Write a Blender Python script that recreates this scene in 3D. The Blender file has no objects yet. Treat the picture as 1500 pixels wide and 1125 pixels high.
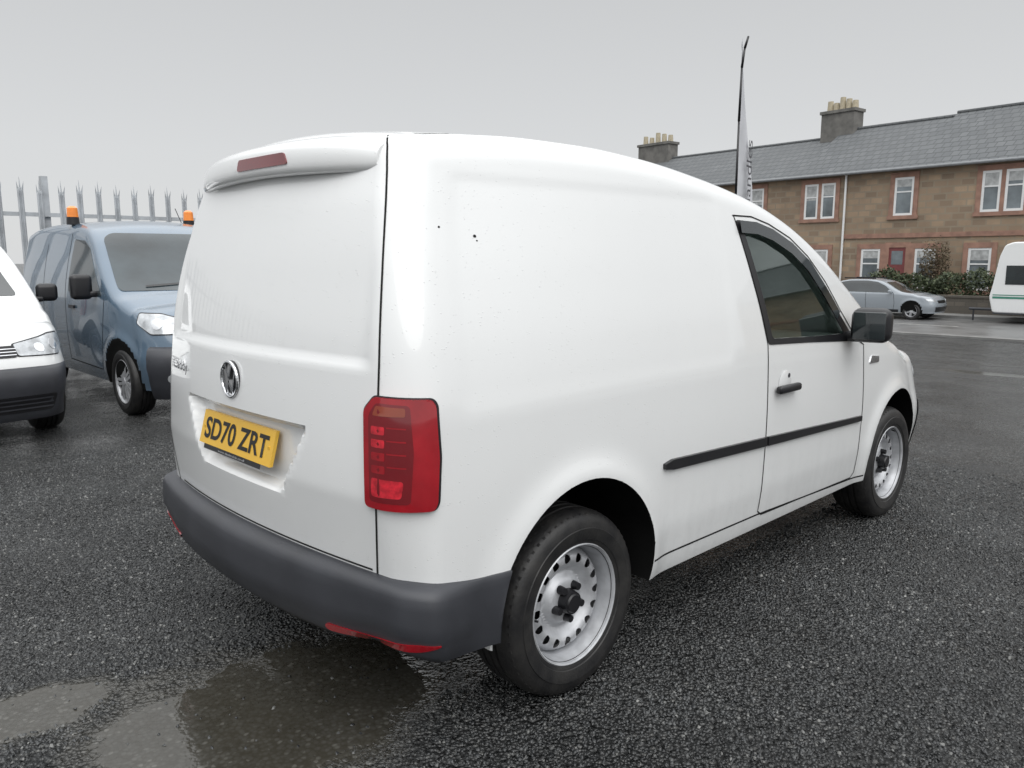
import bpy, bmesh, math, random
import numpy as np
from mathutils import Vector, Matrix
from mathutils.bvhtree import BVHTree
from mathutils.geometry import delaunay_2d_cdt
random.seed(7); rng=np.random.RandomState(5)
scene=bpy.context.scene
scene.view_settings.view_transform='Standard'
scene.view_settings.look='None'; scene.view_settings.exposure=0

# ------------------------------------------------------------------ materials
def newmat(name):
    m=bpy.data.materials.new(name); m.use_nodes=True
    nt=m.node_tree; b=nt.nodes['Principled BSDF']; return m,nt,b
def N(nt,t,**k):
    n=nt.nodes.new(t)
    for a,v in k.items(): setattr(n,a,v)
    return n
def math_(nt,op,a,b=None,c=None):
    n=N(nt,'ShaderNodeMath',operation=op)
    for i,v in enumerate((a,b,c)):
        if v is None: continue
        if isinstance(v,(int,float)): n.inputs[i].default_value=v
        else: nt.links.new(v,n.inputs[i])
    return n.outputs[0]
def mixc(nt,f,a,b,mode='MIX'):
    n=N(nt,'ShaderNodeMix',data_type='RGBA',blend_type=mode)
    for s,v in ((0,f),(6,a),(7,b)):
        if isinstance(v,(int,float)): n.inputs[s].default_value=v
        elif isinstance(v,tuple): n.inputs[s].default_value=(*v[:3],1)
        else: nt.links.new(v,n.inputs[s])
    return n.outputs[2]
def mapr(nt,v,a,b,c=0.,d=1.):
    n=N(nt,'ShaderNodeMapRange'); nt.links.new(v,n.inputs[0])
    for i,x in enumerate((a,b,c,d)): n.inputs[i+1].default_value=x
    return n.outputs[0]
def noise(nt,vec,scale,detail=4,rough=.5):
    n=N(nt,'ShaderNodeTexNoise'); n.inputs['Scale'].default_value=scale
    n.inputs['Detail'].default_value=detail; n.inputs['Roughness'].default_value=rough
    if vec is not None: nt.links.new(vec,n.inputs['Vector'])
    return n.outputs['Fac']
def bump(nt,b,h,strength,dist):
    n=N(nt,'ShaderNodeBump'); n.inputs['Strength'].default_value=strength; n.inputs['Distance'].default_value=dist
    nt.links.new(h,n.inputs['Height']); nt.links.new(n.outputs[0],b.inputs['Normal']); return n
def simple(name,col,rough=.5,metal=0.,spec=.5,coat=0.,var=.12,nscale=8.,bstr=0.,bscale=200.,emis=None):
    m,nt,b=newmat(name)
    tc=N(nt,'ShaderNodeTexCoord')
    f=noise(nt,tc.outputs['Object'],nscale)
    c2=tuple(max(0,x*(1-var)) for x in col); c1=tuple(min(1,x*(1+var)) for x in col)
    nt.links.new(mixc(nt,mapr(nt,f,.3,.7),c2,c1),b.inputs['Base Color'])
    b.inputs['Metallic'].default_value=metal
    nt.links.new(mapr(nt,f,.3,.7,max(0.02,rough*.85),min(1,rough*1.15)),b.inputs['Roughness'])
    b.inputs['Specular IOR Level'].default_value=spec
    b.inputs['Coat Weight'].default_value=coat; b.inputs['Coat Roughness'].default_value=.06
    if bstr>0: bump(nt,b,noise(nt,tc.outputs['Object'],bscale,3),bstr,.002)
    return m
def paint(name,col,dirt=.35,rough=.32):
    m,nt,b=newmat(name)
    tc=N(nt,'ShaderNodeTexCoord'); o=tc.outputs['Object']
    sx=N(nt,'ShaderNodeSeparateXYZ'); nt.links.new(o,sx.inputs[0])
    mp=N(nt,'ShaderNodeMapping'); mp.inputs['Scale'].default_value=(9,9,1.2); nt.links.new(o,mp.inputs[0])
    st=noise(nt,mp.outputs[0],1.6,6,.6)
    big=noise(nt,o,1.3,3); fine=noise(nt,o,26,5,.7)
    low=mapr(nt,sx.outputs[2],.70,.28,0.,1.)
    d=math_(nt,'MULTIPLY',mapr(nt,st,.42,.75),math_(nt,'ADD',math_(nt,'MULTIPLY',low,dirt),.010))
    d=math_(nt,'ADD',d,math_(nt,'MULTIPLY',math_(nt,'MULTIPLY',low,mapr(nt,fine,.5,.72)),dirt*.6))
    v=N(nt,'ShaderNodeTexVoronoi'); v.inputs['Scale'].default_value=120; nt.links.new(o,v.inputs['Vector'])
    sp=N(nt,'ShaderNodeSeparateColor'); nt.links.new(v.outputs['Color'],sp.inputs[0])
    sel=math_(nt,'MULTIPLY',mapr(nt,sp.outputs[0],.84,.86),mapr(nt,big,.35,.6,.4,1.))
    h=math_(nt,'MULTIPLY',sel,mapr(nt,v.outputs['Distance'],.26,.08))
    cc=mixc(nt,d,col,tuple(x*.42+.03 for x in col))
    nt.links.new(mixc(nt,math_(nt,'MULTIPLY',h,.16),cc,tuple(x*.5 for x in col)),b.inputs['Base Color'])
    b.inputs['Roughness'].default_value=rough
    b.inputs['Coat Weight'].default_value=1.; b.inputs['Coat Roughness'].default_value=.02
    bump(nt,b,h,.6,.002)
    return m
M={}
M['white']=paint('white_paint',(.785,.795,.795),.20,.30)
M['blue']=paint('blue_paint',(.098,.148,.205),.15,.25)
M['silver']=paint('silver_paint',(.27,.30,.33),.15,.3)
M['bumper']=simple('bumper_plastic',(.038,.040,.047),.42,bstr=.25,bscale=500,var=.2,nscale=4)
M['black']=simple('black_trim',(.012,.012,.014),.35)
M['liner']=simple('arch_liner',(.008,.008,.008),.9,spec=.1)
M['seam']=simple('panel_gap',(.02,.02,.02),.8,spec=.1)
M['chrome']=simple('chrome',(.75,.76,.78),.12,metal=1)
M['glassdark']=simple('dark_glass',(.02,.026,.028),.05,spec=.7,coat=.4,var=.3,nscale=2)
M['headliner']=simple('cabin_lining',(.52,.54,.53),.8)
M['seat']=simple('seat_fabric',(.05,.053,.058),.9)
M['yellow']=simple('plate_yellow',(.74,.44,.05),.35,var=.04)
M['platetxt']=simple('plate_text',(.01,.01,.01),.5)
M['rim']=simple('wheel_silver',(.48,.49,.51),.36,metal=.35,var=.15,nscale=20,bstr=.1,bscale=120)
M['lampbase']=simple('lamp_red',(.31,.004,.011),.05,coat=1,var=.2,nscale=12)
M['lampbright']=simple('lamp_bright_red',(.52,.014,.028),.12,coat=1,var=.35,nscale=60)
M['lampdark']=simple('lamp_dark_red',(.17,.003,.008),.07,coat=1)
M['amber']=simple('amber_lens',(.26,.045,.020),.12,coat=1)
M['beacon']=simple('beacon_amber',(.9,.26,.03),.15,coat=1)
M['lamplens']=simple('headlamp_lens',(.5,.52,.54),.08,metal=.3,coat=1,var=.35,nscale=14)
def tyre_mat():
    m,nt,b=newmat('tyre_rubber'); tc=N(nt,'ShaderNodeTexCoord')
    f=noise(nt,tc.outputs['Object'],14,5)
    nt.links.new(mixc(nt,mapr(nt,f,.35,.7),(.010,.010,.011),(.028,.027,.026)),b.inputs['Base Color'])
    b.inputs['Roughness'].default_value=.5
    bump(nt,b,noise(nt,tc.outputs['Object'],90,3),.4,.003); return m
M['tyre']=tyre_mat()
def glass_mat():
    m=bpy.data.materials.new('window_glass'); m.use_nodes=True; nt=m.node_tree; nt.nodes.clear()
    o=N(nt,'ShaderNodeOutputMaterial'); mx=N(nt,'ShaderNodeMixShader'); t=N(nt,'ShaderNodeBsdfTransparent'); g=N(nt,'ShaderNodeBsdfGlossy')
    t.inputs[0].default_value=(.78,.88,.84,1); g.inputs[0].default_value=(.9,1,.97,1); g.inputs[1].default_value=.03
    fr=N(nt,'ShaderNodeFresnel'); fr.inputs[0].default_value=1.7
    nz=noise(nt,None,3); a=math_(nt,'ADD',fr.outputs[0],math_(nt,'MULTIPLY',nz,.16))
    nt.links.new(a,mx.inputs[0]); nt.links.new(t.outputs[0],mx.inputs[1]); nt.links.new(g.outputs[0],mx.inputs[2]); nt.links.new(mx.outputs[0],o.inputs[0]); return m
M['glass']=glass_mat()

# ------------------------------------------------------------------ helpers
def empty(name,loc=(0,0,0),rz=0.):
    e=bpy.data.objects.new(name,None); e.location=loc; e.rotation_euler=(0,0,rz); scene.collection.objects.link(e); return e
def mkobj(name,verts,faces,mats,parent=None,smooth=True,midx=None,sharp=None):
    me=bpy.data.meshes.new(name); me.from_pydata([tuple(v) for v in verts],[],faces); 
    if not isinstance(mats,(list,tuple)): mats=[mats]
    for m in mats: me.materials.append(m)
    if midx is not None: me.polygons.foreach_set('material_index',midx)
    me.polygons.foreach_set('use_smooth',[smooth]*len(me.polygons)); me.update()
    if sharp: me.set_sharp_from_angle(angle=math.radians(sharp))
    o=bpy.data.objects.new(name,me); scene.collection.objects.link(o)
    if parent: o.parent=parent
    return o
class MB:
    """mesh collector"""
    def __init__(s): s.v=[];s.f=[];s.m=[]
    def add(s,vs,fs,mi=0):
        o=len(s.v); s.v+= [tuple(v) for v in vs]; s.f+=[tuple(i+o for i in f) for f in fs]; s.m+=[mi]*len(fs)
    def box(s,a,b,mi=0):
        x0,y0,z0=a;x1,y1,z1=b
        s.add([(x0,y0,z0),(x1,y0,z0),(x1,y1,z0),(x0,y1,z0),(x0,y0,z1),(x1,y0,z1),(x1,y1,z1),(x0,y1,z1)],
              [(0,3,2,1),(4,5,6,7),(0,1,5,4),(1,2,6,5),(2,3,7,6),(3,0,4,7)],mi)
    def cyl(s,p0,p1,r0,r1=None,n=16,mi=0,caps=True):
        if r1 is None: r1=r0
        p0=Vector(p0);p1=Vector(p1);d=(p1-p0).normalized();a=d.orthogonal().normalized();b=d.cross(a)
        vs=[];fs=[]
        for p,r in ((p0,r0),(p1,r1)):
            for i in range(n):
                t=2*math.pi*i/n; vs.append(p+a*math.cos(t)*r+b*math.sin(t)*r)
        for i in range(n): fs.append((i,(i+1)%n,n+(i+1)%n,n+i))
        if caps: fs.append(tuple(range(n))[::-1]); fs.append(tuple(range(n,2*n)))
        s.add(vs,fs,mi)
    def obj(s,name,mats,parent=None,smooth=False,sharp=None): return mkobj(name,s.v,s.f,mats,parent,smooth,s.m,sharp)
def rbox(name,c,size,r,mat,parent,seg=4,rot=None):
    bm=bmesh.new(); bmesh.ops.create_cube(bm,size=1); bmesh.ops.scale(bm,vec=size,verts=bm.verts)
    bmesh.ops.bevel(bm,geom=bm.edges[:],offset=r,segments=seg,affect='EDGES',profile=.5)
    me=bpy.data.meshes.new(name); bm.to_mesh(me); bm.free(); me.materials.append(mat)
    me.polygons.foreach_set('use_smooth',[True]*len(me.polygons))
    o=bpy.data.objects.new(name,me); o.location=c
    if rot: o.rotation_euler=rot
    scene.collection.objects.link(o); o.parent=parent; return o
def curve(pts):
    xs=np.array([p[0] for p in pts],float); ys=np.array([p[1] for p in pts],float)
    d=np.diff(ys)/np.diff(xs); m=np.zeros(len(xs)); m[0]=d[0];m[-1]=d[-1]
    for i in range(1,len(xs)-1): m[i]=0 if d[i-1]*d[i]<=0 else 2*d[i-1]*d[i]/(d[i-1]+d[i])
    def f(x):
        x=float(min(max(x,xs[0]),xs[-1])); i=min(max(int(np.searchsorted(xs,x)-1),0),len(xs)-2)
        h=xs[i+1]-xs[i]; t=(x-xs[i])/h
        return float((2*t**3-3*t**2+1)*ys[i]+(t**3-2*t**2+t)*h*m[i]+(-2*t**3+3*t**2)*ys[i+1]+(t**3-t**2)*h*m[i+1])
    return f
def sst(a,b,x):
    t=min(max((x-a)/(b-a),0),1); return t*t*(3-2*t)
def inpoly(p,poly):
    x,y=p; c=False; j=len(poly)-1
    for i in range(len(poly)):
        xi,yi=poly[i];xj,yj=poly[j]
        if (yi>y)!=(yj>y) and x<(xj-xi)*(y-yi)/(yj-yi)+xi: c=not c
        j=i
    return c
def resample(poly,res,closed=True):
    out=[];n=len(poly)
    for i in range(n if closed else n-1):
        a=Vector(poly[i]);b=Vector(poly[(i+1)%n]);k=max(1,int(math.ceil((b-a).length/res)))
        for j in range(k): out.append(tuple(a.lerp(b,j/k)))
    if not closed: out.append(tuple(poly[-1]))
    return out
def roundpoly(poly,r,n=4):
    out=[];L=len(poly)
    for i in range(L):
        p=Vector(poly[i]);a=Vector(poly[i-1]);b=Vector(poly[(i+1)%L])
        ra=min(r,(a-p).length*.45);rb=min(r,(b-p).length*.45)
        s=p+(a-p).normalized()*ra;e=p+(b-p).normalized()*rb
        for k in range(n+1):
            t=k/n; out.append(tuple(s*(1-t)**2+p*2*t*(1-t)+e*t*t))
    return out
def tri_poly(poly,holes,res):
    loops=[resample(poly,res)]+[resample(h,res) for h in holes]
    pts=[];edges=[]
    for L in loops:
        o=len(pts); pts+=L; edges+=[(o+i,o+(i+1)%len(L)) for i in range(len(L))]
    bnd=np.array(pts); xs=[p[0] for p in poly];ys=[p[1] for p in poly]
    gx=np.arange(min(xs)+res*.5,max(xs),res);gy=np.arange(min(ys)+res*.5,max(ys),res)
    for x in gx:
        for y in gy:
            if inpoly((x,y),loops[0]) and not any(inpoly((x,y),h) for h in loops[1:]):
                if ((bnd-np.array((x,y)))**2).sum(1).min()>(res*.45)**2: pts.append((x,y))
    r=delaunay_2d_cdt([Vector(p) for p in pts],edges,[],0,1e-6)
    V=[tuple(v) for v in r[0]];F=[]
    for f in r[2]:
        c=(sum(V[i][0] for i in f)/len(f),sum(V[i][1] for i in f)/len(f))
        if inpoly(c,loops[0]) and not any(inpoly(c,h) for h in loops[1:]): F.append(tuple(f))
    return V,F
def loft_decal(V,F,posf,D,thick,emb,name,mat,parent):
    P=[posf(*v) for v in V]; ok=[p is not None for p in P]
    F=[f for f in F if all(ok[i] for i in f)]
    P=[p if p is not None else Vector((0,0,0)) for p in P]
    top=[p-D*thick for p in P]
    fs=[]
    for f in F:
        a,b,c=[top[i] for i in f[:3]]
        n=(b-a).cross(c-a); fs.append(f if n.dot(D)<0 else f[::-1])
    cnt={}
    for f in fs:
        for i in range(len(f)):
            e=(f[i],f[(i+1)%len(f)]); cnt[e]=1
    vs=list(top);sk=[]
    for (a,b) in list(cnt):
        if (b,a) not in cnt:
            o=len(vs); vs+=[top[a],top[b],P[b]+D*emb,P[a]+D*emb]; sk.append((o+1,o,o+3,o+2))
    o=mkobj(name,vs,fs+sk,mat,parent,True); 
    for i in range(len(fs),len(fs)+len(sk)): o.data.polygons[i].use_smooth=False
    bm=bmesh.new(); bm.from_mesh(o.data); lv=[v for v in bm.verts if not v.link_faces]; bmesh.ops.delete(bm,geom=lv,context='VERTS'); bm.to_mesh(o.data); bm.free()
    return o
SIDE_R=(Vector((0,-3,0)),Vector((1,0,0)),Vector((0,0,1)),Vector((0,1,0)))
SIDE_L=(Vector((0,3,0)),Vector((1,0,0)),Vector((0,0,1)),Vector((0,-1,0)))
REAR=(Vector((-3,0,0)),Vector((0,1,0)),Vector((0,0,1)),Vector((1,0,0)))
FRONT=(Vector((6,0,0)),Vector((0,1,0)),Vector((0,0,1)),Vector((-1,0,0)))
q=math.sqrt(.5)
DIAG_R=(Vector((-1.2,-1.2,0)),Vector((q,-q,0)),Vector((0,0,1)),Vector((q,q,0)))
DIAG_L=(Vector((-1.2,1.145,0)),Vector((q,q,0)),Vector((0,0,1)),Vector((q,-q,0)))
def caster(bvh,fr):
    O,U,W,D=fr
    def f(u,v):
        h=bvh.ray_cast(O+U*u+W*v,D)
        return h[0]
    return f
def decal(bvh,fr,poly,name,mat,parent,thick=.003,res=.03,holes=(),emb=.004):
    V,F=tri_poly(poly,list(holes),res)
    return loft_decal(V,F,caster(bvh,fr),fr[3],thick,emb,name,mat,parent)
def ribbon(bvh,fr,pl,w,name,mat,parent,thick=.0015,res=.02,closed=False):
    P=resample(pl,res,closed); n=len(P); L=[];R=[]
    for i in range(n):
        a=Vector(P[(i-1)%n] if (closed or i>0) else P[i]);b=Vector(P[(i+1)%n] if (closed or i<n-1) else P[i])
        t=(b-a).normalized(); nn=Vector((-t.y,t.x))*w/2; p=Vector(P[i]); L.append(p+nn);R.append(p-nn)
    c=caster(bvh,fr);vs=[];D=fr[3];ok=[]
    for l,r in zip(L,R):
        a=c(*l);b=c(*r); ok.append(a is not None and b is not None)
        vs+=[(a or Vector())-D*thick,(b or Vector())-D*thick]
    fs=[(2*i,2*((i+1)%n),2*((i+1)%n)+1,2*i+1) for i in range(n if closed else n-1) if ok[i] and ok[(i+1)%n]]
    return mkobj(name,vs,fs,mat,parent,True)

# ------------------------------------------------------------------ vehicle body
def make_body(P,name,mats,parent,cut_window=None):
    zt=curve(P['zt']);w=curve(P['w']);wf=curve(P['wf'])
    x0,x1=P['x0'],P['x1'];ns,nx=P.get('ns',60),P.get('nx',80);nc,nr=9,9
    zb=P['zb'];crown=P.get('crown',.045);rho=P.get('rho',.10)
    arches=P['arches'];ymax=max(a[1] for a in P['w'])
    def side(x,z):
        y=w(z)*wf(x)
        for (ax,az,ar) in arches:
            r=math.hypot(x-ax,z-az); y+=P.get('flare',.016)*math.exp(-((r-ar)/.06)**2)*(1 if z<az+ar+.2 else 0)
        if P.get('panel'):
            y-=.0028*sst(-.53,-.49,x)*(1-sst(.88,.93,x))*sst(1.0,1.1,z)*(1-sst(1.68,1.71,z))
            y-=.045*sst(1.0,1.75,z)*(1-sst(-.6,.5,x))
        return y
    def section(x):
        T=zt(x); za=T-crown-rho; pts=[]
        for i in range(ns):
            z=zb+(za-zb)*i/(ns-1); pts.append((side(x,z),z))
        y0=pts[-1][0]; y2=y0-rho*P.get('rhoy',1.1); zc=T-crown
        y1=min(side(x,zc),y0)
        P1=(y1,zc-2*crown/y2*(y1-y2)*.5)
        for i in range(1,nc+1):
            t=i/nc; pts.append(((1-t)**2*y0+2*t*(1-t)*P1[0]+t*t*y2,(1-t)**2*za+2*t*(1-t)*P1[1]+t*t*zc))
        for i in range(1,nr+1):
            y=y2*(1-i/nr); pts.append((y,T-crown*(y/y2)**2))
        return pts,T
    def endring(x,sgn,E):
        sec,T=section(x); out=[]
        for k in range(1,E['n']+1):
            ph=math.radians(E['phi'])*k/E['n']
            iy=E['Ry']*(1-math.cos(ph));dx=E['Rx']*math.sin(ph);iz=E['Rz']*(1-math.cos(ph))
            out.append([(x+sgn*dx,y*(1-iy/ymax),z-iz*((z-zb)/(T-zb))**4) for y,z in sec])
        return out
    R0=endring(x0,-1,P['rear'])[::-1];R1=endring(x1,1,P['front'])
    rings=R0+[[(x,y,z) for y,z in section(x)[0]] for x in np.linspace(x0,x1,nx)]+R1
    K=len(rings);n=len(rings[0]);Mc=P.get('mc',48)
    V=[];F=[];idx=[]
    for r in rings:
        row=[]
        for i,(x,y,z) in enumerate(r): V.append([x,-y if i<n-1 else 0.,z]); row.append(len(V)-1)
        for i in range(n-2,-1,-1):
            x,y,z=r[i]; V.append([x,y,z]); row.append(len(V)-1)
        idx.append(row)
    m=2*n-1
    for j in range(K-1):
        for i in range(m-1): F.append((idx[j][i],idx[j+1][i],idx[j+1][i+1],idx[j][i+1]))
    def face(j,flip):
        rows=[]
        for i in range(n-1):
            a=idx[j][i];b=idx[j][m-1-i];row=[a]
            for k in range(1,Mc):
                t=k/Mc; V.append([V[a][0],V[a][1]*(1-t)+V[b][1]*t,V[a][2]]); row.append(len(V)-1)
            row.append(b);rows.append(row)
        for i in range(n-2):
            for k in range(Mc):
                f=(rows[i][k],rows[i+1][k],rows[i+1][k+1],rows[i][k+1]); F.append(f[::-1] if flip else f)
        c=idx[j][n-1]
        for k in range(Mc):
            f=(rows[n-2][k],c,rows[n-2][k+1]); F.append(f[::-1] if flip else f)
        return rows[0]
    b0=face(0,False);b1=face(K-1,True)
    for j in range(K-1):
        a,b=idx[j][0],idx[j+1][0];c,d=idx[j+1][m-1],idx[j][m-1]
        if j==0: F.append(tuple([b,a]+b0[1:-1]+[d,c]))
        elif j==K-2: F.append(tuple([b,a,d,c]+b1[1:-1][::-1]))
        else: F.append((b,a,d,c))
    lr,lf=curve(P['rlean']),curve(P['flean'])
    rb,fb=P['rbow'],P['fbow']
    ls=P.get('lscale',1.)
    for v in V:
        x,y,z=v
        b=1-sst(x0,x0+.95,x); f=sst(x1-.45,x1+.1,x)
        v[0]+=b*(lr(z)-rb*(1-(y/ymax)**2)) + f*(-lf(z)+fb*(1-(y/ymax)**2))
        if P.get('tailgate') and x<x0-.005:
            fac=sst(.01,.12,x0-x)
            if z>1.155 and abs(y)<.73: v[0]+=fac*.012*sst(1.163,1.178,z)*(1-sst(.66,.73,abs(y)))
            if z<.80: v[0]+=fac*.028*(.80-z)/.2
            hw=.30+(z-.76)/.2*.13
            v[0]+=fac*.045*(1-sst(hw-.02,hw+.015,abs(y)))*sst(.735,.775,z)*(1-sst(.955,.968,z))
        if P.get('tailgate'):
            tuck=(1-sst(.36,.50,z))*(1-sst(-.50,-.38,x))
            v[0]+=.10*tuck; v[1]*=1-.10*tuck; v[2]+=.06*tuck
            if v[1]>0: v[1]*=1-(.088*sst(.50,.90,z)-.033*sst(1.2,1.7,z))*(1-sst(-.55,.6,x))
        if v[1]>0: v[1]*=ls
    o=mkobj(name,V,F,mats,parent,True)
    bm=bmesh.new();bm.from_mesh(o.data);bmesh.ops.recalc_face_normals(bm,faces=bm.faces);
    bm.to_mesh(o.data)
    bvh=BVHTree.FromBMesh(bm);bm.free()
    c=MB()
    for (ax,az,ar) in arches:
        for s in (-1,1): c.cyl((ax,s*.50,az),(ax,s*1.3,az),ar,n=72)
    if cut_window:
        nn=len(cut_window); vs=[(x,-1.4,z) for x,z in cut_window]+[(x,1.4,z) for x,z in cut_window]
        fs=[tuple(range(nn)),tuple(range(2*nn-1,nn-1,-1))]+[(i,nn+i,nn+(i+1)%nn,(i+1)%nn) for i in range(nn)]
        c.add(vs,fs)
    co=c.obj('cutter',[mats[1]])
    bm=bmesh.new();bm.from_mesh(co.data);bmesh.ops.recalc_face_normals(bm,faces=bm.faces);bm.to_mesh(co.data);bm.free()
    md=o.modifiers.new('b','BOOLEAN');md.operation='DIFFERENCE';md.object=co;md.solver='EXACT'
    dg=bpy.context.evaluated_depsgraph_get(); me=bpy.data.meshes.new_from_object(o.evaluated_get(dg)); 
    o.modifiers.clear(); me.materials.clear()
    for mm in mats: me.materials.append(mm)
    for p in me.polygons:
        x,y,z=p.center; p.material_index=0; p.use_smooth=True
        for (ax,az,ar) in arches:
            if math.hypot(x-ax,z-az)<ar+.0005: p.material_index=1
        if cut_window and abs(p.normal.y)<.9 and abs(y)<.72 and z>1.0 and inpoly(((x-1.5)*.985+1.5,(z-1.3)*.97+1.3),cut_window): p.material_index=2
    me.set_sharp_from_angle(angle=math.radians(35)); o.data=me
    bpy.data.objects.remove(co)
    return o,bvh

def wrap(bvh,xc,ths,rows,offf,name,mat,parent,arch=None,zmin=.31):
    V=[];F=[];nr=len(rows)
    for th in ths:
        d=Vector((math.cos(th),math.sin(th),0))
        h0=bvh.ray_cast(Vector((xc,0,.58))+d*4,-d)[0]
        for (s,off) in rows:
            z,of=offf(h0,s,off)
            h=bvh.ray_cast(Vector((xc,0,max(z,zmin)))+d*4,-d)[0]
            if h is None: h=h0
            p=Vector((h.x,h.y,z))+d*of
            if arch:
                ax,az,ar=arch
                if abs(z-az)<ar:
                    lim=math.sqrt(ar*ar-(z-az)**2)
                    if d.x<0 and p.x>ax-lim: p.x=ax-lim
                    if d.x>0 and p.x<ax+lim: p.x=ax+lim
            V.append(p)
    for i in range(len(ths)-1):
        for k in range(nr-1):
            F.append((i*nr+k,(i+1)*nr+k,(i+1)*nr+k+1,i*nr+k+1))
    o=mkobj(name,V,F,mat,parent,True)
    bm=bmesh.new();bm.from_mesh(o.data);bmesh.ops.recalc_face_normals(bm,faces=bm.faces)
    bm.to_mesh(o.data);bm.free(); o.data.set_sharp_from_angle(angle=math.radians(50))
    return o

# ------------------------------------------------------------------ wheel
def wheel_mesh(kind='steel'):
    c=MB()
    def lathe(prof,mi,n=72):
        vs=[];fs=[];m=len(prof)
        for i in range(n):
            t=2*math.pi*i/n
            for r,d in prof: vs.append((math.cos(t)*r,-d,math.sin(t)*r))
        for i in range(n):
            j=(i+1)%n
            for k in range(m-1): fs.append((i*m+k,i*m+k+1,j*m+k+1,j*m+k))
        c.add(vs,fs,mi)
    tp=[(.196,.012),(.205,.020),(.212,.024),(.222,.026),(.224,.030),(.24,.034),(.262,.036),(.264,.033),(.28,.031),(.296,.025),(.306,.014),(.314,0.0),(.318,-.02)]
    for g in (-.045,-.08,-.115):
        tp+=[(.319,g+.008),(.310,g+.006),(.310,g-.003),(.319,g-.005)]
    tp+=[(.318,-.145),(.312,-.16),(.30,-.18),(.26,-.195),(.2,-.19)]
    lathe(tp,0)
    for i in range(64):
        t=2*math.pi*i/64
        def pt(r,d,dt): a=t+dt; return (math.cos(a)*r,-d,math.sin(a)*r)
        a=.017
        c.add([pt(.3062,.016,-a),pt(.3062,.016,a),pt(.3190,-.02,a),pt(.3190,-.02,-a),pt(.30,.018,-a),pt(.30,.018,a),pt(.31,-.03,a),pt(.31,-.03,-a)],[(0,1,2,3),(0,4,5,1),(1,5,6,2),(3,2,6,7),(0,3,7,4)],0)
    if kind=='steel':
        lathe([(.208,.014),(.209,.021),(.205,.025),(.200,.021),(.197,.010),(.192,-.004),(.187,-.022),(.184,-.05),(.180,-.12),(.19,-.17)],1)
        prof=curve([(0,-.022),(.05,-.022),(.07,-.024),(.085,-.038),(.097,-.048),(.108,-.044),(.125,-.024),(.140,-.015),(.155,-.017),(.170,-.032),(.186,-.062)])
        holes=[]
        for k in range(16):
            a=2*math.pi*k/16; ca,sa=math.cos(a),math.sin(a); h=[]
            for j in range(14):
                b=2*math.pi*j/14; ur=.147+.0165*math.cos(b); ut=.0150*math.sin(b); h.append((ur*ca-ut*sa,ur*sa+ut*ca))
            holes.append(h)
        circ=[(.186*math.cos(2*math.pi*i/90),.186*math.sin(2*math.pi*i/90)) for i in range(90)]
        V,F=tri_poly(circ,holes,.0085)
        vs=[(x,-prof(math.hypot(x,y)),y) for x,y in V]
        fs=[]
        for f in F:
            a,b,d=[Vector(vs[i]) for i in f[:3]]; n=(b-a).cross(d-a); fs.append(f if n.y<0 else f[::-1])
        c.add(vs,fs,1)
        for h in holes:
            o=[(x,-prof(math.hypot(x,y)),y) for x,y in h];i2=[(x*1.0,-prof(math.hypot(x,y))+.003,y) for x,y in h];L=len(h)
            c.add(o+i2,[(i,(i+1)%L,L+(i+1)%L,L+i) for i in range(L)],1)
        c.cyl((0,.075,0),(0,.078,0),.183,n=40,mi=2)
        c.cyl((0,.023,0),(0,-.010,0),.044,.038,n=28,mi=2); c.cyl((0,-.010,0),(0,-.016,0),.033,.029,n=28,mi=2)
        for k in range(5):
            a=2*math.pi*k/5+.35; x,z=.058*math.cos(a),.058*math.sin(a)
            c.cyl((x,.025,z),(x,-.002,z),.0155,.0125,n=12,mi=2)
        c.cyl((.07,-.0,-.177),(.067,-.022,-.172),.004,n=8,mi=2)
    else:
        lathe([(.208,.014),(.209,.021),(.205,.025),(.198,.018),(.190,0),(.185,-.05),(.18,-.12)],1)
        if kind==7:
            c.cyl((0,.012,0),(0,.016,0),.195,n=48,mi=1)
            for k in range(kind):
                a=2*math.pi*(k+.5)/kind
                ws=[]
                for (r_,da) in ((.085,.10),(.165,.26),(.180,.20),(.180,-.20),(.165,-.26),(.085,-.10)): ws.append((r_*math.cos(a+da),.008,r_*math.sin(a+da)))
                c.add(ws,[tuple(range(6))],2)
        else: c.cyl((0,.06,0),(0,.065,0),.185,n=40,mi=2)
        ns=kind
        for k in range(ns):
            a=2*math.pi*k/ns
            for s in (-1,1):
                t=Vector((-math.sin(a),0,math.cos(a)));d=Vector((math.cos(a),0,math.sin(a)))
                w0,w1=.018,.012
                p=[d*.03+t*s*.001+Vector((0,-.014,0)),d*.03+t*s*(.004+w0*1.4)+Vector((0,-.014,0)),d*.198+t*s*(.02+w1*1.8)+Vector((0,-.010,0)),d*.198+t*s*.012+Vector((0,-.010,0))]
                pb=[v+Vector((0,.02,0)) for v in p]
                c.add(p+pb,[(0,1,2,3),(4,7,6,5),(0,4,5,1),(1,5,6,2),(2,6,7,3),(3,7,4,0)],1)
        c.cyl((0,.03,0),(0,-.02,0),.045,.038,n=24,mi=1)
    return c
WH={}
def add_wheel(key,loc,left,parent,name,rimmat=None):
    if key not in WH:
        k='steel' if key=='steel' else int(key[-2:])
        c=wheel_mesh(k); o=c.obj(name,[M['tyre'],rimmat or M['rim'],M['black']],parent,True)
        bm=bmesh.new();bm.from_mesh(o.data);bmesh.ops.remove_doubles(bm,verts=bm.verts,dist=1e-5);bm.to_mesh(o.data);bm.free()
        o.data.set_sharp_from_angle(angle=math.radians(32)); WH[key]=o.data
    else:
        o=bpy.data.objects.new(name,WH[key]);scene.collection.objects.link(o);o.parent=parent
    o.location=loc
    o.rotation_euler=(0,random.uniform(0,6),math.pi if left else 0)
    return o
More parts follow.
